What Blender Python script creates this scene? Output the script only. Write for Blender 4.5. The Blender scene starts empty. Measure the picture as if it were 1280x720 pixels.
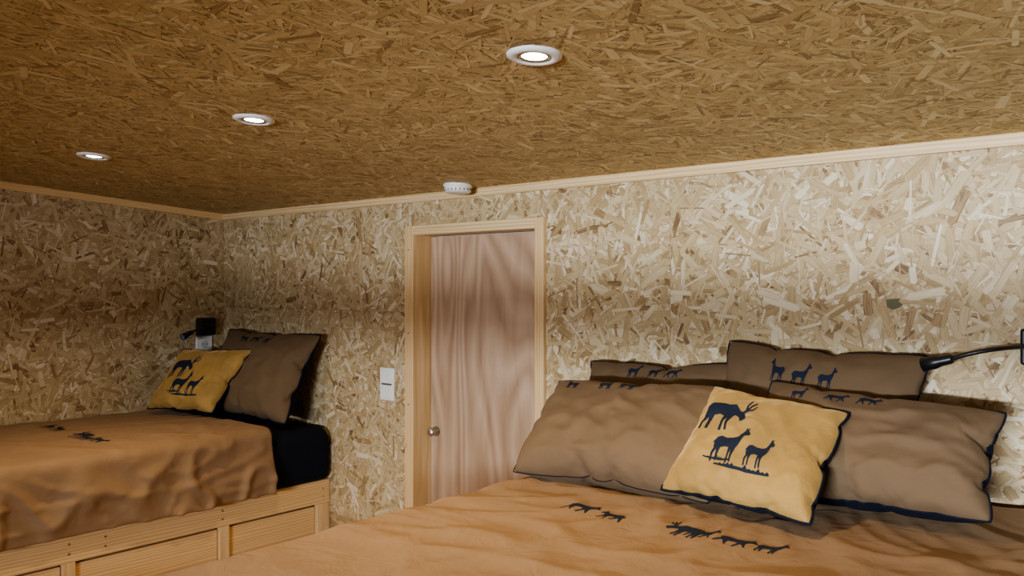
import bpy, bmesh, math, random
import numpy as np
from mathutils import Vector, Matrix, noise
from mathutils.bvhtree import BVHTree
random.seed(7)
scene = bpy.context.scene
COL = scene.collection
try:
    scene.view_settings.look = 'AgX - Medium High Contrast'
except Exception as ex:
    print('look', ex)

# ------------------------------------------------------------------ constants (metres)
YB = 2.45          # back wall
XL = -4.133        # left wall
XR = 0.75          # right wall
YR = -1.60         # rear wall (window behind the viewer)
def ceil_z(y): return 1.835 + 0.07*(YB-y)

# ------------------------------------------------------------------ node helpers
class NT:
    def __init__(s, name):
        s.m = bpy.data.materials.new(name); s.m.use_nodes = True
        s.t = s.m.node_tree; s.n = s.t.nodes; s.l = s.t.links
        s.b = s.n['Principled BSDF']
    def new(s, typ, **kw):
        n = s.n.new(typ)
        for k, v in kw.items(): setattr(n, k, v)
        return n
    def link(s, a, b): s.l.new(a, b)
    def setin(s, sock, v):
        if hasattr(v, 'is_output'): s.l.new(v, sock)
        else: sock.default_value = v
    def math(s, op, a, b=0.0, c=None, clamp=False):
        n = s.new('ShaderNodeMath', operation=op); n.use_clamp = clamp
        s.setin(n.inputs[0], a); s.setin(n.inputs[1], b)
        if c is not None: s.setin(n.inputs[2], c)
        return n.outputs[0]
    def vmath(s, op, a, b=(0,0,0)):
        n = s.new('ShaderNodeVectorMath', operation=op)
        s.setin(n.inputs[0], a)
        if op == 'SCALE': s.setin(n.inputs['Scale'], b)
        else: s.setin(n.inputs[1], b)
        return n.outputs[0]
    def mix(s, f, a, b, typ='RGBA', blend='MIX'):
        n = s.new('ShaderNodeMix', data_type=typ)
        if typ == 'RGBA':
            n.blend_type = blend; i = (0, 6, 7); o = 2
        else: i = (0, 2, 3); o = 0
        s.setin(n.inputs[i[0]], f); s.setin(n.inputs[i[1]], a); s.setin(n.inputs[i[2]], b)
        return n.outputs[o]
    def ramp(s, f, stops, interp='LINEAR'):
        n = s.new('ShaderNodeValToRGB'); cr = n.color_ramp; cr.interpolation = interp
        while len(cr.elements) < len(stops): cr.elements.new(0.5)
        for e, (p, c) in zip(cr.elements, stops):
            e.position = p; e.color = (c[0], c[1], c[2], 1)
        s.setin(n.inputs[0], f); return n.outputs[0]
    def sstep(s, v, a, b, oa=0.0, ob=1.0):
        n = s.new('ShaderNodeMapRange'); n.interpolation_type = 'SMOOTHSTEP'
        s.setin(n.inputs[0], v)
        n.inputs[1].default_value = a; n.inputs[2].default_value = b
        n.inputs[3].default_value = oa; n.inputs[4].default_value = ob
        return n.outputs[0]
    def noise(s, vec, scale, detail=2, rough=0.5, dist=0.0, dim='3D'):
        n = s.new('ShaderNodeTexNoise'); n.noise_dimensions = dim
        s.setin(n.inputs['Vector'], vec)
        n.inputs['Scale'].default_value = scale; n.inputs['Detail'].default_value = detail
        n.inputs['Roughness'].default_value = rough; n.inputs['Distortion'].default_value = dist
        return n.outputs[0]
    def coord(s, axes):
        tc = s.new('ShaderNodeTexCoord')
        sp = s.new('ShaderNodeSeparateXYZ'); s.link(tc.outputs['Object'], sp.inputs[0])
        cb = s.new('ShaderNodeCombineXYZ')
        for i, a in enumerate(axes):
            if a is not None: s.link(sp.outputs['XYZ'.index(a)], cb.inputs[i])
        return cb.outputs[0]
    def bump(s, h, strength, dist=0.002):
        n = s.new('ShaderNodeBump'); n.inputs['Strength'].default_value = strength
        n.inputs['Distance'].default_value = dist
        s.link(h, n.inputs['Height']); s.link(n.outputs[0], s.b.inputs['Normal'])

def strand_mat(name, palette, grain=.35, edge_shade=.25, rough=.55):
    k = NT(name)
    u0 = k.new('ShaderNodeUVMap'); u0.uv_map = 'strand'
    u1 = k.new('ShaderNodeUVMap'); u1.uv_map = 'tone'
    a = k.new('ShaderNodeSeparateXYZ'); k.link(u0.outputs[0], a.inputs[0])
    b = k.new('ShaderNodeSeparateXYZ'); k.link(u1.outputs[0], b.inputs[0])
    gv = k.new('ShaderNodeCombineXYZ')
    k.link(k.math('MULTIPLY', a.outputs[0], 22.0), gv.inputs[0])
    k.link(k.math('MULTIPLY', a.outputs[1], 3.2), gv.inputs[1])
    k.link(k.math('MULTIPLY', b.outputs[1], 90.0), gv.inputs[2])
    g = k.noise(gv.outputs[0], 1.0, 2, .62)
    t = k.math('ADD', b.outputs[0], k.math('MULTIPLY', k.math('SUBTRACT', g, .5), grain*2))
    c = k.ramp(t, palette)
    e = k.sstep(k.math('ABSOLUTE', a.outputs[1]), .70, 1.0, 1.0, 1.0-edge_shade)  # shadow along the flake edges, painted into the colour
    c = k.vmath('SCALE', c, e)
    k.link(c, k.b.inputs['Base Color']); k.b.inputs['Roughness'].default_value = rough
    k.b.inputs['Specular IOR Level'].default_value = .35
    return k.m

def board_mat(name, c1, c2):
    k = NT(name); P = k.coord('XYZ')
    n = k.noise(P, 60, 3, .6)
    v = k.new('ShaderNodeTexVoronoi'); v.inputs['Scale'].default_value = 30
    k.link(k.vmath('MULTIPLY', P, (1, .6, 2.2)), v.inputs['Vector'])
    sc = k.new('ShaderNodeSeparateColor'); k.link(v.outputs['Color'], sc.inputs[0])
    f = k.mix(.6, n, sc.outputs[0], typ='FLOAT')
    k.link(k.ramp(f, [(.2, c1), (.85, c2)]), k.b.inputs['Base Color']); k.b.inputs['Roughness'].default_value = .65
    return k.m

def wood(name, axes, c1, c2, stretch=(1,12,12), rough=.5, scale=3.0, knots=True, spec=.5, wavemix=.45, wavescale=.55, dist=7, coat=0):
    k = NT(name); P = k.coord(axes)
    v = k.vmath('MULTIPLY', P, stretch)
    n1 = k.noise(v, scale, 4, .6, .6)
    if wavemix > 0:
        wv = k.new('ShaderNodeTexWave'); wv.wave_type = 'BANDS'; wv.bands_direction = 'Y'
        wv.inputs['Scale'].default_value = scale*wavescale; wv.inputs['Distortion'].default_value = dist
        wv.inputs['Detail'].default_value = 2; wv.inputs['Detail Scale'].default_value = .7
        k.link(v, wv.inputs['Vector'])
        f = k.mix(wavemix, n1, wv.outputs['Fac'], typ='FLOAT')
    else:
        # cathedral figure: contour lines of a stretched noise field
        n2 = k.noise(k.vmath('MULTIPLY', P, (.55, 2.6, 2.6)), 1.3, 1, .5, .3)
        ring = k.math('FRACT', k.math('MULTIPLY', n2, 14.0))
        ring = k.math('ABSOLUTE', k.math('SUBTRACT', ring, .5))
        f = k.mix(.5, n1, k.math('ADD', ring, .25), typ='FLOAT')
    col = k.ramp(f, [(.22, c1), (.72, c2)])
    if knots:
        vo = k.new('ShaderNodeTexVoronoi'); vo.inputs['Scale'].default_value = 3.2
        k.link(k.vmath('MULTIPLY', P, (1,1.6,1.6)), vo.inputs['Vector'])
        kn = k.sstep(vo.outputs['Distance'], .035, .075, .85, 0)
        col = k.mix(kn, col, (c1[0]*.35, c1[1]*.28, c1[2]*.25, 1))
    k.link(col, k.b.inputs['Base Color']); k.b.inputs['Roughness'].default_value = rough
    k.b.inputs['Specular IOR Level'].default_value = spec
    k.b.inputs['Coat Weight'].default_value = coat; k.b.inputs['Coat Roughness'].default_value = .3
    k.bump(f, .12, .001)
    return k.m

def fabric(name, col, rough=.85, sheen=.3, var=.15, weave=900, wr=12, bstr=.35, spec=.2):
    k = NT(name); tc = k.new('ShaderNodeTexCoord'); P = tc.outputs['Object']
    n = k.noise(P, 7, 3, .6)
    c = k.mix(n, (*[x*(1-var) for x in col], 1), (*[x*(1+var) for x in col], 1))
    k.link(c, k.b.inputs['Base Color'])
    k.b.inputs['Roughness'].default_value = rough
    k.b.inputs['Specular IOR Level'].default_value = spec
    k.b.inputs['Sheen Weight'].default_value = sheen
    k.b.inputs['Sheen Roughness'].default_value = .4
    k.b.inputs['Sheen Tint'].default_value = (*[min(1, x*2+.1) for x in col], 1)
    wnk = k.noise(P, wr, 4, .55, .8)
    fine = k.noise(P, weave, 1)
    h = k.math('ADD', wnk, k.math('MULTIPLY', fine, .03))
    k.bump(h, bstr, .012)
    return k.m

def plain(name, col, rough=.4, metal=0.0, emit=None, es=0):
    k = NT(name)
    n = k.noise(k.new('ShaderNodeTexCoord').outputs['Object'], 60, 2)
    c = k.mix(n, (*[x*.95 for x in col], 1), (*[min(1, x*1.04) for x in col], 1))
    k.link(c, k.b.inputs['Base Color'])
    k.b.inputs['Roughness'].default_value = rough; k.b.inputs['Metallic'].default_value = metal
    if emit:
        k.b.inputs['Emission Color'].default_value = (*emit, 1); k.b.inputs['Emission Strength'].default_value = es
    return k.m

wall_pal = [(0.0, (.19,.11,.052)), (.10, (.31,.20,.095)), (.32, (.43,.305,.155)), (.65, (.54,.415,.245)), (1.0, (.70,.59,.43))]
ceil_pal = [(0.0, (.30,.185,.075)), (.15, (.47,.325,.14)), (.6, (.60,.44,.205)), (1.0, (.72,.575,.315))]
M_str_wall = strand_mat('osb_wall_strands', wall_pal)
M_str_ceil = strand_mat('osb_ceiling_strands', ceil_pal, grain=.25, edge_shade=.22)
M_board_w = board_mat('osb_wall_board', (.25,.15,.07), (.50,.35,.18))
M_board_c = board_mat('osb_ceiling_board', (.38,.24,.10), (.58,.42,.19))
M_pine_x = wood('pine_along_x', 'XZY', (.58,.39,.19), (.74,.56,.33), (1.2,16,16))
M_pine_y = wood('pine_along_y', 'YZX', (.62,.38,.165), (.78,.54,.28), (1.2,16,16))
M_pine_z = wood('pine_along_z', 'ZXY', (.60,.38,.17), (.76,.54,.30), (1.2,16,16))
M_door = wood('door_veneer', 'ZXY', (.31,.185,.11), (.60,.43,.30), (.8,7,7), rough=.32, scale=2.6, knots=False, wavemix=0, coat=.4)
M_floor = wood('floor_boards', 'YXZ', (.35,.2,.1), (.5,.32,.17), (1,9,9))
M_brown = fabric('brown_cotton', (.255,.155,.082), sheen=.25, bstr=.35, rough=.7, spec=.3)
M_brown_p = fabric('brown_cotton_pillow', (.145,.094,.054), sheen=.2, wr=9, bstr=.45)
M_navy = fabric('navy_cotton', (.006,.009,.018), sheen=.03)
M_gold = fabric('gold_velvet', (.34,.21,.070), sheen=1.0, var=.55, wr=16, bstr=.55, rough=.65)
M_print = fabric('navy_print', (.014,.020,.038), sheen=.05, bstr=.1)
M_white = plain('white_plastic', (.80,.79,.76), .35)
M_grey = plain('grey_slots', (.12,.12,.12), .5)
M_black = plain('black_plastic', (.012,.012,.014), .35)
M_steel = plain('brushed_steel', (.6,.6,.6), .3, 1.0)
M_glow = plain('lamp_glow', (1,1,1), .5, 0, (1.0,.95,.86), 30)
M_lens = plain('reading_lamp_lens', (.10,.18,.35), .2)

# ------------------------------------------------------------------ mesh helpers
def mkobj(name, verts, faces, mat, parent=None, smooth=False, mats=None, fm=None):
    me = bpy.data.meshes.new(name); me.from_pydata([tuple(v) for v in verts], [], faces); me.update()
    ob = bpy.data.objects.new(name, me); COL.objects.link(ob)
    for m in (mats or [mat]): me.materials.append(m)
    if fm:
        for p, i in zip(me.polygons, fm): p.material_index = i
    if smooth:
        for p in me.polygons: p.use_smooth = True
    if parent: ob.parent = parent
    return ob
def empty(name):
    e = bpy.data.objects.new(name, None); e.empty_display_size = .1; COL.objects.link(e); return e
def bevel(ob, w, seg=2):
    m = ob.modifiers.new('bevel', 'BEVEL'); m.width = w; m.segments = seg; m.limit_method = 'ANGLE'
    return ob
def boxes(name, bl, mat, parent=None, bev=0.0):
    V, F = [], []
    for (x0, x1, y0, y1, z0, z1) in bl:
        b = len(V)
        V += [(x0,y0,z0),(x1,y0,z0),(x1,y1,z0),(x0,y1,z0),(x0,y0,z1),(x1,y0,z1),(x1,y1,z1),(x0,y1,z1)]
        F += [tuple(b+i for i in f) for f in ((0,3,2,1),(4,5,6,7),(0,1,5,4),(1,2,6,5),(2,3,7,6),(3,0,4,7))]
    ob = mkobj(name, V, F, mat, parent)
    if bev: bevel(ob, bev)
    return ob
def cyl(name, c, r, h, axis, mat, parent=None, seg=40, r2=None, bev=0.0):
    me = bpy.data.meshes.new(name); bm = bmesh.new()
    bmesh.ops.create_cone(bm, cap_ends=True, segments=seg, radius1=r, radius2=r if r2 is None else r2, depth=h)
    ax = Vector(axis).normalized()
    M = Matrix.Translation(c) @ ax.to_track_quat('Z', 'Y').to_matrix().to_4x4()
    bmesh.ops.transform(bm, matrix=M, verts=bm.verts); bm.to_mesh(me); bm.free()
    for p in me.polygons: p.use_smooth = len(p.vertices) == 4
    me.materials.append(mat)
    ob = bpy.data.objects.new(name, me); COL.objects.link(ob)
    if parent: ob.parent = parent
    if bev: bevel(ob, bev)
    return ob
def lathe(name, prof, origin, axis, mat, parent=None, seg=48):
    ax = Vector(axis).normalized(); R = ax.to_track_quat('Z', 'Y').to_matrix(); o = Vector(origin)
    V, F = [], []; n = len(prof)
    for i in range(seg):
        a = 2*math.pi*i/seg
        for r, z in prof: V.append(o + R @ Vector((r*math.cos(a), r*math.sin(a), z)))
    for i in range(seg):
        for j in range(n-1):
            F.append((i*n+j, ((i+1)%seg)*n+j, ((i+1)%seg)*n+j+1, i*n+j+1))
    ob = mkobj(name, V, F, mat, parent, smooth=True); return ob
def tube(name, pts, r, mat, parent=None, cyclic=False):
    cu = bpy.data.curves.new(name, 'CURVE'); cu.dimensions = '3D'; cu.bevel_depth = r; cu.bevel_resolution = 3
    sp = cu.splines.new('NURBS' if not cyclic else 'POLY'); sp.points.add(len(pts)-1)
    for p, q in zip(sp.points, pts): p.co = (*q, 1)
    if not cyclic: sp.use_endpoint_u = True; sp.order_u = 4
    sp.use_cyclic_u = cyclic
    cu.materials.append(mat)
    tmp = bpy.data.objects.new('tmp', cu); COL.objects.link(tmp)
    dg = bpy.context.evaluated_depsgraph_get(); me = bpy.data.meshes.new_from_object(tmp.evaluated_get(dg))
    bpy.data.objects.remove(tmp)
    ob = bpy.data.objects.new(name, me); COL.objects.link(ob)
    for p in me.polygons: p.use_smooth = True
    if parent: ob.parent = parent
    return ob

# ------------------------------------------------------------------ cloth simulated pillow shapes (run first, scene nearly empty)
def pillow_grid(nu, nv, W, H, seed):
    V, F, fm = [], [], []
    idx = {}
    rnd = random.Random(seed)
    for layer in (0, 1):
        for j in range(nv+1):
            for i in range(nu+1):
                border = i in (0, nu) or j in (0, nv)
                if layer == 1 and border: idx[(1,i,j)] = idx[(0,i,j)]; continue
                u = i/nu*2-1; v = j/nv*2-1
                z = 0 if border else .012*(1-u**4)*(1-v**4) + .002*rnd.random()
                idx[(layer,i,j)] = len(V)
                V.append((u*W/2, v*H/2, z if layer == 0 else -z))
    for layer in (0, 1):
        for j in range(nv):
            for i in range(nu):
                f = (idx[(layer,i,j)], idx[(layer,i+1,j)], idx[(layer,i+1,j+1)], idx[(layer,i,j+1)])
                if layer: f = f[::-1]
                F.append(f); fm.append(layer)
    ring = [idx[(0,i,0)] for i in range(nu)] + [idx[(0,nu,j)] for j in range(nv)] + \
           [idx[(0,i,nv)] for i in range(nu,0,-1)] + [idx[(0,0,j)] for j in range(nv,0,-1)]
    return V, F, fm, ring
def sim_shapes(specs):
    obs = []
    for n, (nu, nv, W, H, seed, press) in enumerate(specs):
        V, F, fm, ring = pillow_grid(nu, nv, W, H, seed)
        V = [(x+n*2.0, y, z) for x, y, z in V]
        ob = mkobj('simtmp', V, F, M_white)
        md = ob.modifiers.new('cloth', 'CLOTH'); s = md.settings
        s.quality = 6; s.mass = .25; s.air_damping = 2
        s.tension_stiffness = 18; s.compression_stiffness = 18; s.shear_stiffness = 6
        s.bending_stiffness = .12
        s.tension_damping = 5; s.compression_damping = 5
        s.use_pressure = True; s.uniform_pressure_force = press
        s.effector_weights.gravity = 0
        md.point_cache.frame_start = 1; md.point_cache.frame_end = 40
        obs.append((ob, V, F, fm, ring, W, H, n, nu, nv))
    for f in range(1, 31): scene.frame_set(f)
    dg = bpy.context.evaluated_depsgraph_get()
    out = []
    for ob, V, F, fm, ring, W, H, n, nu, nv in obs:
        me = ob.evaluated_get(dg).to_mesh()
        co = [Vector((v.co.x-n*2.0, v.co.y, v.co.z)) for v in me.vertices]
        mx = max(abs(c.z) for c in co); wx = max(abs(c.x) for c in co)
        ok = all(c.length < 2 for c in co) and mx > .02
        if not ok:
            co = []
            for x, y, z in V:
                u = (x-n*2.0)/(W/2); v = y/(H/2)
                zz = max(0,1-abs(u)**2.6)**.55*max(0,1-abs(v)**2.6)**.55*.08
                co.append(Vector((u*W/2*(1-.06*(1-v*v)), v*H/2*(1-.06*(1-u*u)), zz if z >= 0 else -zz)))
            mx = .08
        cx = abs(co[ring[0]].x); cy = abs(co[ring[0]].y)
        shp = [[c.x/cx, c.y/cy, c.z/mx] for c in co]
        # relax the pulled-in sides so the outline stays fuller
        my = 1-abs(shp[ring[nu//2]][1]); mxx = 1-abs(shp[ring[nu+nv//2]][0])
        K = .68
        for (q, (x0, y0, z0)) in zip(shp, V):
            u0 = (x0-n*2.0)/(W/2); v0 = y0/(H/2)
            ey = 1-my*K*max(0,1-u0*u0)**.8; ex = 1-mxx*K*max(0,1-v0*v0)**.8
            q[1] /= ey; q[0] /= ex
        out.append((shp, F, fm, ring))
    for t in obs: bpy.data.objects.remove(t[0])
    scene.frame_set(1)
    return out
SH = sim_shapes([(46,36,.66,.50,1,7.0), (46,36,.68,.52,2,5.5), (38,38,.42,.42,3,7.0)])

# ------------------------------------------------------------------ animal print silhouettes
DOE = [(0.02,0.80),(0.08,0.86),(0.13,0.90),(0.12,0.99),(0.17,0.93),(0.21,0.98),(0.21,0.90),(0.24,0.80),(0.30,0.68),(0.42,0.62),(0.60,0.61),(0.78,0.64),(0.88,0.60),(0.93,0.52),(0.97,0.44),(0.915,0.46),(0.90,0.38),(0.86,0.30),(0.885,0.18),(0.86,0.0),(0.81,0.0),(0.825,0.17),(0.77,0.30),(0.745,0.18),(0.73,0.03),(0.68,0.03),(0.69,0.2),(0.67,0.34),(0.55,0.37),(0.42,0.35),(0.405,0.20),(0.40,0.0),(0.35,0.0),(0.355,0.2),(0.335,0.33),(0.31,0.18),(0.29,0.03),(0.24,0.03),(0.255,0.2),(0.25,0.38),(0.21,0.48),(0.18,0.60),(0.155,0.72),(0.10,0.745),(0.04,0.75)]
STAG = [(0.12,0.30),(0.08,0.36),(0.14,0.46),(0.20,0.55),(0.15,0.61),(0.06,0.65),(0.02,0.78),(0.04,0.785),(0.08,0.69),(0.145,0.655),(0.12,0.75),(0.05,0.86),(0.075,0.875),(0.145,0.79),(0.17,0.68),(0.19,0.75),(0.15,0.92),(0.175,0.92),(0.22,0.76),(0.21,0.64),(0.24,0.59),(0.29,0.61),(0.27,0.57),(0.34,0.66),(0.42,0.75),(0.55,0.72),(0.75,0.73),(0.88,0.70),(0.95,0.60),(0.94,0.5),(0.92,0.40),(0.90,0.30),(0.93,0.18),(0.92,0),(0.87,0),(0.88,0.17),(0.82,0.32),(0.80,0.18),(0.79,0.02),(0.74,0.02),(0.75,0.2),(0.73,0.38),(0.60,0.41),(0.52,0.38),(0.51,0.2),(0.50,0),(0.45,0),(0.46,0.2),(0.44,0.36),(0.42,0.2),(0.39,0.02),(0.35,0.03),(0.38,0.2),(0.37,0.42),(0.34,0.46),(0.29,0.44),(0.24,0.40),(0.19,0.32),(0.16,0.27)]
WALK = [(0.0,0.62),(0.06,0.70),(0.12,0.74),(0.14,0.84),(0.18,0.77),(0.24,0.70),(0.34,0.64),(0.55,0.62),(0.76,0.64),(0.88,0.58),(0.97,0.50),(0.90,0.48),(0.90,0.36),(0.95,0.2),(1.0,0.04),(0.95,0.02),(0.90,0.16),(0.82,0.30),(0.76,0.18),(0.68,0.02),(0.63,0.03),(0.70,0.2),(0.69,0.36),(0.55,0.40),(0.42,0.38),(0.44,0.2),(0.48,0.02),(0.43,0.01),(0.39,0.2),(0.34,0.32),(0.26,0.2),(0.18,0.08),(0.14,0.11),(0.22,0.26),(0.26,0.42),(0.20,0.54),(0.12,0.60),(0.04,0.58)]
def grass(seed):
    r = random.Random(seed); top = []; n = 26
    for i in range(n+1):
        x = i/n
        top.append((x, .45 + (.55*r.random() if i % 2 else 0)*(1-abs(x-.5))))
    return top + [(1, .25), (.6, .1), (.3, .12), (0, .3)]
def print_shape(name, poly, w, h, mirror, place, bvh, dirn, parent, mat=None, off=.0016):
    """animal silhouette, cut into small facets and laid onto the cloth surface along dirn"""
    bm = bmesh.new()
    pts = [((1-x if mirror else x)*w - w/2, y*h - h/2) for x, y in poly]
    vs = [bm.verts.new((x, y, 0)) for x, y in pts]
    es = [bm.edges.new((vs[i], vs[(i+1) % len(vs)])) for i in range(len(vs))]
    bmesh.ops.triangle_fill(bm, edges=es, use_beauty=True)
    step = .008
    for ax, L in ((0, w), (1, h)):
        q = -L/2 + step/2
        while q < L/2:
            no = (1,0,0) if ax == 0 else (0,1,0); co = (q,0,0) if ax == 0 else (0,q,0)
            bmesh.ops.bisect_plane(bm, geom=bm.verts[:]+bm.edges[:]+bm.faces[:], plane_co=co, plane_no=no)
            q += step
    for v in bm.verts:
        p = place(v.co.x, v.co.y)
        hit = bvh.ray_cast(p, dirn, 1.0)
        if hit[0] is None:
            nr = bvh.find_nearest(p + dirn*.25); v.co = nr[0] - dirn*off
        else: v.co = hit[0] - dirn*off
    bmesh.ops.recalc_face_normals(bm, faces=bm.faces)
    me = bpy.data.meshes.new(name); bm.to_mesh(me); bm.free(); me.materials.append(mat or M_print)
    ob = bpy.data.objects.new(name, me); COL.objects.link(ob); ob.parent = parent
    for p in me.polygons: p.use_smooth = True
    return ob
def eval_bvh(ob):
    bpy.context.view_layer.update()
    dg = bpy.context.evaluated_depsgraph_get(); return BVHTree.FromObject(ob, dg)

def pillow(name, shape, corners, T, matf, matb, prints=(), piping=.0024, seed=0, wr=.006, sag=.0, Tb=None):
    shp, F, fm, ring = shape
    BL, BR, TR, TL = [Vector(c) for c in corners]
    n = ((BR-BL)+(TR-TL)).cross((TL-BL)+(TR-BR)).normalized()
    if n.y > 0: n = -n
    Tb = Tb or T
    def bil(u, v):
        a = (u+1)/2; b = (v+1)/2
        return BL.lerp(BR, a).lerp(TL.lerp(TR, a), b)
    V = []
    for (u, v, z) in shp:
        p = bil(u, v)
        k = 1 - .22*v
        q = Vector((u*2.2+seed*3.7, v*1.6, seed*1.9))
        inner = max(0, (1-min(1,abs(u))**4)*(1-min(1,abs(v))**4))
        d = 1-abs(noise.noise(q*1.3 + Vector((0,0,.3*u))))*2
        d2 = 1-abs(noise.noise(Vector((u*1.2+v*1.1+seed*7, v*1.2-u*.7, seed))*2.1))*3.2
        # creases fanning out of the corners
        fan = 0
        for sx in (-1, 1):
            for sy in (-1, 1):
                du, dv = (u-sx)*-sx, (v-sy)*-sy
                rr = math.hypot(du, dv)
                if .05 < rr < 1.1:
                    an = math.atan2(dv, du)
                    fan += max(0, math.cos(an*9+seed+sx*2+sy))**3 * math.exp(-((rr-.42)/.26)**2)
        wv = wr*(max(0, d)**3)*inner*1.2 + noise.noise(q*2.2)*wr*.8*inner + max(0, d2)**2*wr*.55*inner + fan*wr*.6*inner
        pz = z*(T if z >= 0 else Tb)*k + (wv if z >= 0 else -wv*.3)
        P = p + n*pz
        P.z -= sag*inner*max(0, v)*.5
        V.append(P)
    ob = mkobj(name, V, F, matf, smooth=True, mats=[matf, matb], fm=fm)
    bm = bmesh.new(); bm.from_mesh(ob.data); bmesh.ops.recalc_face_normals(bm, faces=bm.faces); bm.to_mesh(ob.data); bm.free()
    s = ob.modifiers.new('sub', 'SUBSURF'); s.levels = 1; s.render_levels = 1
    if piping: tube('piping', [V[i] for i in ring], piping, M_navy, ob, cyclic=True)
    if prints:
        bvh = eval_bvh(ob)
        for kx, (poly, pu, pv, w, h, mir) in enumerate(prints):
            c = bil(pu*2-1, pv*2-1)
            ux = (bil(pu*2-.9, pv*2-1)-c).normalized(); uy = (bil(pu*2-1, pv*2-.9)-c).normalized()
            print_shape('animal_print_%d' % kx, poly, w, h, mir,
                        lambda x, y: c + ux*x + uy*y + n*.3, bvh, -n, ob)
    return ob

# ------------------------------------------------------------------ OSB strands: real thin wood flakes pressed on the boards
def strands(name, parent, rects, to3d, mat, per_m2, Lr, Wr, seed, clipz=None, bias=None, tone_pow=1.0, tm=(.54,.25)):
    rg = np.random.default_rng(seed)
    allP, uvA, uvB = [], [], []
    for (a0, a1, b0, b1) in rects:
        n = int((a1-a0)*(b1-b0)*per_m2)
        cx = rg.uniform(a0, a1, n); cy = rg.uniform(b0, b1, n)
        L = rg.uniform(Lr[0], Lr[1], n)/2
        W = (Wr[0] + (Wr[1]-Wr[0])*rg.random(n)**1.9)/2
        th = rg.uniform(0, math.pi, n) if bias is None else bias[0] + rg.normal(0, bias[1], n)
        c, s = np.cos(th), np.sin(th)
        lx = np.array([-1, -.82, .84, 1, .78, -.9])[None, :]*L[:, None]*rg.uniform(.86, 1.08, (n, 6))
        ly = np.array([-.25, -1, -1, .15, 1, 1])[None, :]*W[:, None]*rg.uniform(.72, 1.05, (n, 6))
        X = cx[:, None] + lx*c[:, None] - ly*s[:, None]
        Y = cy[:, None] + lx*s[:, None] + ly*c[:, None]
        X = np.clip(X, a0, a1); Y = np.clip(Y, b0, b1)
        d = rg.uniform(.0001, .0014, n)[:, None] + rg.uniform(-.00004, .00004, (n, 6))
        allP.append(np.stack([X, Y, d], -1).reshape(-1, 3))
        va = np.broadcast_to(np.array([-.25, -1, -1, .15, 1, 1]), (n, 6))
        uvA.append(np.stack([lx + rg.uniform(0, 5, n)[:, None], va], -1).reshape(-1, 2))
        tone = np.clip(rg.normal(tm[0], tm[1], n), 0.02, .98)**tone_pow
        uvB.append(np.repeat(np.stack([tone, rg.random(n)], -1), 6, axis=0))
    P = np.concatenate(allP); A = np.concatenate(uvA); B = np.concatenate(uvB)
    V = to3d(P[:, 0], P[:, 1], P[:, 2])
    nf = len(P)//6
    me = bpy.data.meshes.new(name)
    me.from_pydata(V.tolist(), [], np.arange(nf*6).reshape(-1, 6).tolist())
    l1 = me.uv_layers.new(name='strand'); l2 = me.uv_layers.new(name='tone')
    l1.data.foreach_set('uv', A.astype(np.float32).ravel()); l2.data.foreach_set('uv', B.astype(np.float32).ravel())
    me.materials.append(mat); me.update()
    ob = bpy.data.objects.new(name, me); COL.objects.link(ob); ob.parent = parent
    return ob

# ------------------------------------------------------------------ ROOM SHELL
dx0, dx1, dzt = -2.631, -1.976, 1.664     # clear opening
ox0, ox1, ozt = -2.683, -1.934, 1.704
wall_back = boxes('wall_back', [(XL-.1, ox0+.01, YB, YB+.12, 0, 1.86), (ox1-.01, XR+.1, YB, YB+.12, 0, 1.86), (ox0+.01, ox1-.01, YB, YB+.12, ozt-.01, 1.86)], M_board_w)
def back3d(a, b, d): return np.stack([a, YB-d, b], -1)
g = .0008
FL, FW = (.03,.125), (.004,.030)
strands('osb_strands', wall_back, [(XL, ox0+.004, .4, 1.3405-g), (XL, ox0+.004, 1.3405+g, 1.833), (ox0+.004, -1.961-g, ozt-.005, 1.833), (-1.961+g, ox1-.004, ozt-.005, 1.833),
    (ox1-.004, -1.4185-g, .6, 1.833), (-1.4185+g, -.17-g, .8, 1.833), (-.17+g, XR, .8, 1.833)],
    back3d, M_str_wall, 4200, FL, FW, 11)
def sidewall(name, x0, x1, mat):
    V = []
    for x in (x0, x1):
        V += [(x,YR-.1,0),(x,YB+.12,0),(x,YB+.12,ceil_z(YB+.12)+.02),(x,YR-.1,ceil_z(YR-.1)+.02)]
    return mkobj(name, V, [(0,1,2,3),(7,6,5,4),(0,4,5,1),(1,5,6,2),(2,6,7,3),(3,7,4,0)], mat)
wall_left = sidewall('wall_left', XL-.1, XL, M_board_w)
def left3d(a, b, d): return np.stack([XL+d, a, np.minimum(b, 1.835+.07*(YB-a))], -1)
strands('osb_strands', wall_left, [(.3, 1.199, .75, 1.97), (1.2008, YB, .75, 1.92)], left3d, M_str_wall, 4200, FL, FW, 23, tm=(.46,.24))
wall_right = sidewall('wall_right', XR, XR+.1, M_board_w)
def right3d(a, b, d): return np.stack([XR-d, a, np.minimum(b, 1.835+.07*(YB-a))], -1)
strands('osb_strands', wall_right, [(.5, YB, .7, 1.95)], right3d, M_str_wall, 1500, (.05,.15), (.01,.036), 29)
wx0, wx1, wz0, wz1 = -3.7, .65, .95, 1.66
rear_top = ceil_z(YR)
wall_rear = boxes('wall_rear', [(XL-.1, wx0, YR-.1, YR, 0, rear_top), (wx1, XR+.1, YR-.1, YR, 0, rear_top), (wx0, wx1, YR-.1, YR, 0, wz0), (wx0, wx1, YR-.1, YR, wz1, rear_top)], M_board_w)
win = empty('window_1')
boxes('window_frame', [(wx0, wx1, YR-.08, YR+.01, wz0, wz0+.03), (wx0, wx1, YR-.08, YR+.01, wz1-.03, wz1), (wx0, wx0+.04, YR-.08, YR+.01, wz0, wz1), (wx1-.04, wx1, YR-.08, YR+.01, wz0, wz1)], M_pine_x, win, .003)
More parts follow.
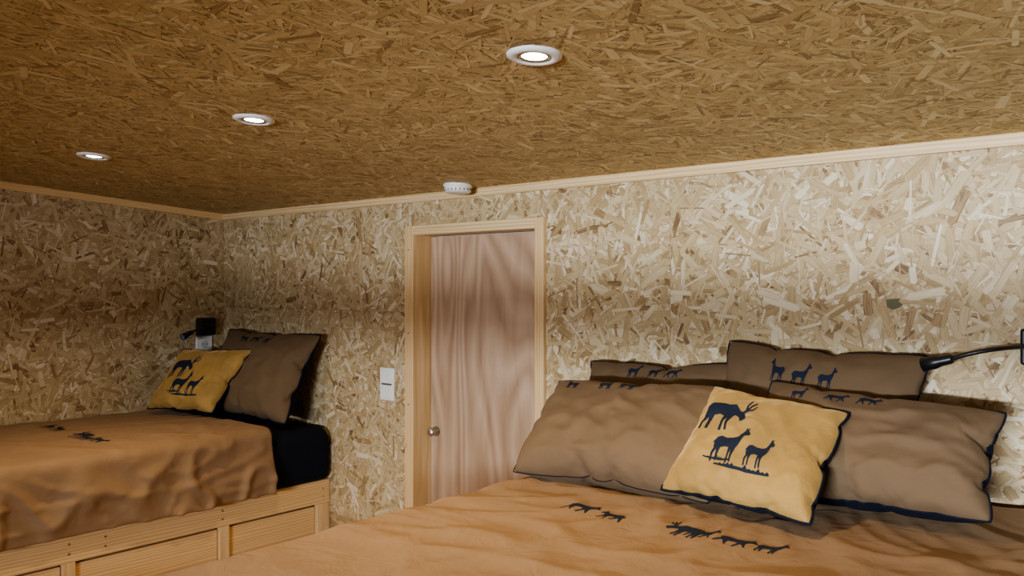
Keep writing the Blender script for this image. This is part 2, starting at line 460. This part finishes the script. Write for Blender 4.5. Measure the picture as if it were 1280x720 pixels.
boxes('band_shade_bar', [(wx0, wx1, YR-.05, YR-.01, 1.362, 1.424)], M_pine_x, win, .003)  # unseen bar, added to shade a soft band across the walls
mkobj('floor', [(XL-.1,YR-.1,0),(XR+.1,YR-.1,0),(XR+.1,YB+.12,0),(XL-.1,YB+.12,0),(XL-.1,YR-.1,-.05),(XR+.1,YR-.1,-.05),(XR+.1,YB+.12,-.05),(XL-.1,YB+.12,-.05)],
      [(0,1,2,3),(7,6,5,4),(0,4,5,1),(1,5,6,2),(2,6,7,3),(3,7,4,0)], M_floor)
ya, yb = YR-.1, YB+.12
V = [(XL-.1,ya,ceil_z(ya)),(XR+.1,ya,ceil_z(ya)),(XR+.1,yb,ceil_z(yb)),(XL-.1,yb,ceil_z(yb))]
V += [(x,y,z+.08) for x,y,z in V]
ceiling = mkobj('ceiling', V, [(0,3,2,1),(4,5,6,7),(0,1,5,4),(1,2,6,5),(2,3,7,6),(3,0,4,7)], M_board_c)
def ceil3d(a, b, d): return np.stack([a, b, 1.835+.07*(YB-b)-d], -1)
strands('osb_strands', ceiling, [(XL, XR, .15, YB)], ceil3d, M_str_ceil, 4600, (.035,.12), (.004,.024), 37, bias=None, tm=(.50,.25))
boxes('trim_1', [(XL, XR, YB-.016, YB, 1.803, 1.8355)], M_pine_x, None, .002)
V = []
for x in (XL, XL+.016):
    V += [(x,YR,ceil_z(YR)-.032),(x,YB-.016,ceil_z(YB)-.032),(x,YB-.016,ceil_z(YB)),(x,YR,ceil_z(YR))]
mkobj('trim_2', V, [(0,1,2,3),(7,6,5,4),(0,4,5,1),(1,5,6,2),(2,6,7,3),(3,7,4,0)], M_pine_y)
mkobj('dark_knot', [(-.72+dx*.022, YB-.0018, 1.402+dz*.017) for dx, dz in ((-.9,-.5),(-.2,-1),(.6,-.6),(1,-.1),(.5,.4),(.7,.9),(-.3,.8),(-1,.7))], [tuple(range(8))], plain('knot_dark', (.13,.12,.06), .7), wall_back)

# ------------------------------------------------------------------ DOOR
door = empty('door_1')
boxes('jamb_left', [(ox0, dx0, YB-.02, YB+.12, 0, ozt)], M_pine_z, door, .002)
boxes('jamb_right', [(dx1, ox1, YB-.02, YB+.12, 0, ozt)], M_pine_z, door, .002)
boxes('header', [(dx0, dx1, YB-.019, YB+.12, dzt, ozt)], M_pine_x, door, .002)
boxes('door_leaf', [(dx0+.003, dx1-.003, YB+.082, YB+.118, .01, dzt-.004)], M_door, door, .002)
lathe('knob', [(0,.0),(.020,.0),(.021,.004),(.010,.008),(.009,.022),(.017,.028),(.019,.036),(.015,.043),(0,.046)], (-2.592, YB+.082, .835), (0,-1,0), M_steel, door)
boxes('screws', [(ox0+.022, ox0+.028, YB-.0212, YB-.019, z, z+.006) for z in (.95,1.25,1.6)], M_steel, door)

# ------------------------------------------------------------------ FIXTURES
SPOT_W = 38
def downlight(x, y):
    e = empty('recessed_downlight'); z = ceil_z(y)
    nrm = Vector((0, -.07, -1)).normalized()
    o = Vector((x, y, z))
    lathe('ring', [(.033,-.002),(.034,.005),(.040,.009),(.050,.008),(.056,.004),(.057,-.001)], o, nrm, M_white, e)
    lathe('inner_tilt_ring', [(.025,.001),(.027,.006),(.032,.007),(.0335,.002)], o, nrm, M_steel, e)
    cyl('bulb', o+nrm*.002, .0255, .004, nrm, M_glow, e)
    L = bpy.data.lights.new('downlight_beam', 'SPOT'); L.energy = SPOT_W; L.color = (1.0,.79,.50)
    L.spot_size = math.radians(126); L.spot_blend = 1.0; L.shadow_soft_size = .025
    lo = bpy.data.objects.new('downlight_beam', L); COL.objects.link(lo); lo.location = o+nrm*.02; lo.parent = e
for x in (-1.073, -2.072, -3.082): downlight(x, 1.32)

sd = empty('smoke_detector'); o = Vector((-2.29, 2.35, ceil_z(2.35))); dn = Vector((0,-.07,-1)).normalized()
lathe('body', [(0.0,-.001),(.056,-.001),(.057,.008),(.052,.013),(.050,.015),(.052,.017),(.052,.026),(.046,.032),(.02,.035),(0,.035)], o, dn, M_white, sd)
for i in range(20):
    a = i*math.pi/10
    cyl('vent_%d' % i, o+dn*.0215+Vector((math.cos(a)*.0515, math.sin(a)*.0515, 0)), .0022, .008, dn, M_grey, sd, seg=8)

sw = empty('light_switch')
boxes('plate', [(-2.857,-2.765,YB-.008,YB,.955,1.097)], M_white, sw, .004)
boxes('rocker', [(-2.842,-2.780,YB-.012,YB-.006,.965,1.022), (-2.842,-2.780,YB-.012,YB-.006,1.030,1.087)], M_white, sw, .002)
boxes('gap', [(-2.844,-2.778,YB-.0085,YB-.0075,1.0225,1.0295)], M_grey, sw)

so = empty('power_socket')
boxes('plate', [(XL, XL+.012, 2.285, 2.375, 1.105, 1.19)], M_white, so, .004)
cyl('socket_well', (XL+.012, 2.33, 1.148), .021, .003, (1,0,0), plain('socket_inset', (.6,.6,.58), .4), so)
for dy in (-.009, .009): cyl('pin_hole', (XL+.0138, 2.33+dy, 1.148), .003, .002, (1,0,0), M_grey, so, seg=12)

def reading_lamp(box, pts, hd, hdir, hl=.075):
    e = empty('reading_lamp')
    boxes('wall_base', [box], M_black, e, .006)
    tube('gooseneck', pts, .0055, M_black, e)
    d = Vector(hdir).normalized(); h = Vector(hd)
    lathe('lamp_head', [(0,0),(.009,0),(.012,.006),(.0125,.03),(.0165,.042),(.018,hl),(.016,hl+.001),(.015,hl-.006),(0,hl-.006)], h, d, M_black, e, 32)
    cyl('lens', h+d*(hl-.004), .0145, .002, d, M_lens, e, 24)
reading_lamp((XL, XL+.05, 2.285, 2.375, 1.195, 1.285), [(XL+.05,2.31,1.235),(XL+.09,2.29,1.24),(XL+.12,2.23,1.235),(XL+.12,2.19,1.215)], (XL+.12,2.20,1.22), (.15,-1,-.45), .06)
reading_lamp((-.415,-.325, YB-.035, YB, 1.255, 1.345), [(-.38,YB-.035,1.302),(-.40,YB-.10,1.305),(-.44,YB-.15,1.302),(-.50,YB-.165,1.288),(-.545,YB-.16,1.270)], (-.535,YB-.16,1.273), (-1,.05,-.28))

# ------------------------------------------------------------------ BEDS
def mattress(name, x0, x1, y0, y1, z0, z1, r=.05):
    ob = boxes(name, [(x0,x1,y0,y1,z0,z1)], M_navy); bevel(ob, r, 6)
    for p in ob.data.polygons: p.use_smooth = True
    return ob
def bed_frame(x0, x1, y0, y1, ztop, face):
    e = empty('pine_bed_frame')
    t = .028
    fx = (x1-t, x1) if face > 0 else (x0, x0+t)
    px = (x1-.020-t, x1-.014) if face > 0 else (x0+.014, x0+.020+t)
    boxes('side_rail', [(fx[0], fx[1], y0, y1, ztop-.107, ztop)], M_pine_y, e, .003)
    posts = []; ys = [y1-.07]
    yy = y1-.56
    while yy > y0+.2: ys.append(yy); yy -= .62
    ys.append(y0)
    for k, y in enumerate(ys):
        w = .07 if k in (0, len(ys)-1) else .045
        posts.append((fx[0]+.002, fx[1]-.002, y, y+w, .04, ztop-.1075))
    boxes('posts', posts, M_pine_z, e, .002)
    boxes('plinth', [(fx[0]+.002, fx[1]-.002, y0, y1, 0, .06)], M_pine_y, e, .002)
    planks = []
    ps = sorted(ys)
    for a, b in zip(ps[:-1], ps[1:]):
        wpost = .07 if a == y0 else .045
        zz = .065
        for kk in range(3):
            planks.append((px[0], px[1]-.004, a+wpost+.003, b-.003, zz, zz+.123)); zz += .1245
    boxes('drawer_front_boards', planks, M_pine_y, e, .0015)
    boxes('slat_deck', [(x0+.03, x1-.03, y0+.02, y1-.02, ztop-.06, ztop-.005)], M_pine_x, e)
    boxes('end_board', [(x0, x1, y0-.001, y0+.025, 0, ztop-.002)] , M_pine_x, e)
    for y in (y1-.04, y1-.55, y1-1.03, y1-1.16, y1-1.7):
        for z in (ztop-.04, ztop-.075):
            if y > y0: cyl('screw', ((fx[1] if face > 0 else fx[0]), y, z), .0045, .003, (1,0,0), M_steel, e, 10)
    return e
bed_frame(XL+.003, -3.215, .45, YB-.003, .556, +1)
bed_frame(-1.56, .03, .45, YB-.003, .60, -1)
mattress('mattress', XL+.012, -3.175, .47, YB-.012, .557, .805, .06)
mattress('mattress', -1.55, .02, .47, YB-.012, .601, .865, .06)

def edge(e, r, hang_out=.0):
    if e <= 0: return 0, 0
    q = r*math.pi/2
    if e < q: return r*math.sin(e/r), r-r*math.cos(e/r)
    return r + hang_out*min(1, (e-q)/.2), r+(e-q)
def ridged(p, s):
    return max(0, 1-abs(noise.noise(p*s))*3.2)**2
def duvet(name, x0, x1, y0, y1, z, hx0, hx1, hy0, r, seed, amp=.012, zf=None):
    st = .0150
    A = []; a = x0-hx0
    while a <= x1+hx1+1e-6: A.append(a); a += st
    B = []; b = y0-hy0
    while b <= y1+1e-6: B.append(b); b += st
    V = []; F = []
    so = Vector((seed*5.1, seed*2.3, seed))
    for b in B:
        for a in A:
            ox, dz1 = (0, 0); x = a
            if a < x0: o_, dz1 = edge(x0-a, r, .015); x = x0-o_
            if a > x1: o_, dz1 = edge(a-x1, r, .015); x = x1+o_
            y = b; dz2 = 0
            if b < y0: o_, dz2 = edge(y0-b, r, .015); y = y0-o_
            drop = max(dz1, dz2)
            q = Vector((a, b, 0))+so
            warp = Vector((noise.noise(q*1.7), noise.noise(q*1.7+Vector((9,0,0))), 0))*.35
            qq = q+warp
            h = noise.noise(q*1.5)*.007
            h += ridged(Vector((qq.x*.8, qq.y*2.2, 0)), 1.5)*amp*.25
            h += ridged(Vector((qq.x*2.0+qq.y, qq.y*1.2-qq.x, 4)), 2.0)*amp*.25
            near = max(0, min(1, (b-1.1)/.8))
            h += ridged(Vector((qq.x*1.4-qq.y*1.1, qq.y*.7+qq.x*.7, 8)), 3.6)*amp*(.12+.33*near)
            h += ridged(Vector((qq.x*1.5+qq.y*.9, qq.y*.6-qq.x*.5, 3)), 5.2)*amp*.3*near
            hf = min(1, drop/.12)
            zz = z - drop + (h if drop < .001 else h*(1-hf))
            if zf: zz += zf(x, y)*(1-hf)
            fold = 0
            if dz1 > 0: 
                fold = (ridged(Vector((b*1.9+noise.noise(q*2)*.2, drop*1.4, seed)), 3.2)*.026 + noise.noise(Vector((b*5, drop*9, seed)))*.006 + ridged(Vector((b*1.2+drop*1.5, drop*3.5-b*.6, 3)), 4.5)*.014)*hf
                x += fold*(-1 if a < x0 else 1)
            if dz2 > dz1:
                y -= (noise.noise(Vector((a*5, drop*3, seed)))*.02+.01)*hf
            V.append((x, y, zz))
    nA = len(A)
    for j in range(len(B)-1):
        for i in range(nA-1):
            F.append((j*nA+i, j*nA+i+1, (j+1)*nA+i+1, (j+1)*nA+i))
    ob = mkobj(name, V, F, M_brown, smooth=True)
    s = ob.modifiers.new('thick', 'SOLIDIFY'); s.thickness = .012; s.offset = -1
    s = ob.modifiers.new('sub', 'SUBSURF'); s.levels = 1; s.render_levels = 1
    return ob
duv_l = duvet('duvet', XL+.02, -3.20, .50, 2.11, .838, 0, .31, .2, .045, 1.0, .010)
duv_r = duvet('duvet', -1.535, -.03, .50, 2.40, .903, .33, .33, .3, .05, 2.6, .016)
DN = Vector((0,0,-1))
bv = eval_bvh(duv_r)
for k, (poly, x, y, w, h, mir) in enumerate([(WALK,-1.225,1.70,.085,.09,True),(WALK,-1.130,1.685,.08,.08,False),(STAG,-.945,1.70,.10,.10,False),(WALK,-.90,1.705,.07,.08,True),(WALK,-.815,1.69,.085,.08,True),(DOE,-.742,1.695,.065,.075,True)]):
    print_shape('animal_print_%d' % k, poly, w, h, mir, lambda px, py: Vector((x+px, y+py, 1.3)), bv, DN, duv_r)
bv = eval_bvh(duv_l)
for k, (poly, x, y, w, h, mir) in enumerate([(DOE,-3.93,1.50,.08,.09,False),(WALK,-3.84,1.50,.09,.09,False),(STAG,-3.60,1.50,.12,.12,False),(DOE,-3.50,1.48,.09,.09,True),(WALK,-3.42,1.49,.09,.08,True)]):
    print_shape('animal_print_%d' % k, poly, w, h, mir, lambda px, py: Vector((x+px, y+py, 1.3)), bv, DN, duv_l)

# ------------------------------------------------------------------ PILLOWS  (BL, BR, TR, TL)
A_, B_, C_ = SH
pillow('pillow', A_, [(-1.19,2.27,.90),(-.62,2.27,.90),(-.615,2.375,1.268),(-1.175,2.38,1.28)], .070, M_brown_p, M_brown_p,
       [(DOE,.33,.80,.050,.075,False),(DOE,.455,.78,.060,.070,True),(DOE,.585,.77,.052,.065,True)], seed=1)
pillow('pillow', B_, [(-1.66,2.26,.89),(-1.13,2.27,.89),(-1.13,2.385,1.215),(-1.675,2.37,1.198)], .065, M_brown_p, M_brown_p,
       [(DOE,.36,.885,.050,.050,True),(DOE,.50,.88,.050,.045,True),(WALK,.62,.88,.055,.045,True)], seed=2)
pillow('pillow', B_, [(-1.565,1.83,.925),(-.99,1.90,.92),(-1.03,2.12,1.175),(-1.62,2.12,1.155)], .085, M_brown_p, M_brown_p,
       [(DOE,.17,.84,.050,.045,False),(DOE,.38,.84,.055,.045,True),(DOE,.51,.84,.065,.050,True)], seed=3, wr=.011, piping=.0015)
pillow('pillow', A_, [(-.98,2.05,.925),(-.395,1.99,.960),(-.402,2.17,1.165),(-.985,2.25,1.185)], .075, M_brown_p, M_navy,
       [(DOE,.20,.85,.05,.04,True),(WALK,.38,.85,.06,.04,True),(WALK,.52,.85,.06,.04,True)], seed=4, wr=.010, Tb=.12)
GP = [(STAG,.30,.66,.145,.130,True),(DOE,.42,.38,.095,.120,True),(DOE,.63,.355,.068,.098,True),(grass(3),.56,.20,.15,.022,False),(grass(4),.38,.24,.08,.015,False)]
pillow('velvet_cushion', C_, [(-1.105,1.865,.94),(-.70,1.79,.94),(-.72,2.09,1.145),(-1.085,2.105,1.180)], .058, M_gold, M_navy, GP, seed=5, piping=.0035, wr=.007)
pillow('pillow', A_, [(-3.86,2.17,.85),(-3.225,2.21,.84),(-3.20,2.385,1.225),(-3.93,2.36,1.225)], .075, M_brown_p, M_navy,
       [(WALK,.30,.88,.07,.05,False),(WALK,.44,.88,.08,.05,True),(DOE,.56,.88,.05,.05,True)], seed=6, wr=.010, piping=.0035)
pillow('velvet_cushion', C_, [(-3.97,1.95,.865),(-3.60,2.07,.865),(-3.57,2.27,1.150),(-3.95,2.12,1.140)], .055, M_gold, M_navy, GP, seed=7, piping=.0035, wr=.007)

# ------------------------------------------------------------------ LIGHT
def area(name, loc, rot, sx, sy, W, col, spread=180):
    L = bpy.data.lights.new(name, 'AREA'); L.shape = 'RECTANGLE'; L.size = sx; L.size_y = sy; L.energy = W; L.color = col
    L.spread = math.radians(spread)
    o = bpy.data.objects.new(name, L); COL.objects.link(o); o.location = loc; o.rotation_euler = rot
    return o
area('daylight_outside', (.2, -3.5, 1.41), (math.radians(90),0,math.radians(5)), 1.2, .13, 96, (.80,.90,1.0), 82)
area('window_fill', ((wx0+wx1)/2+1.0, YR+.03, 1.30), (math.radians(88),0,0), 2.0, .55, 18, (.88,.94,1.0))  # added soft fill lamp, set in the window opening
w = bpy.data.worlds.new('world'); scene.world = w; w.use_nodes = True
bg = w.node_tree.nodes['Background']
bg.inputs[0].default_value = (.75,.86,1,1); bg.inputs[1].default_value = .6

# ------------------------------------------------------------------ CAMERA
cam = bpy.data.cameras.new('camera'); cam.sensor_width = 36; cam.lens = 1062/1280*36
co = bpy.data.objects.new('camera', cam); COL.objects.link(co)
co.location = (0,0,1.45); co.rotation_euler = (math.radians(89.89), 0, math.radians(40.62))
cam.clip_start = .02
scene.camera = co
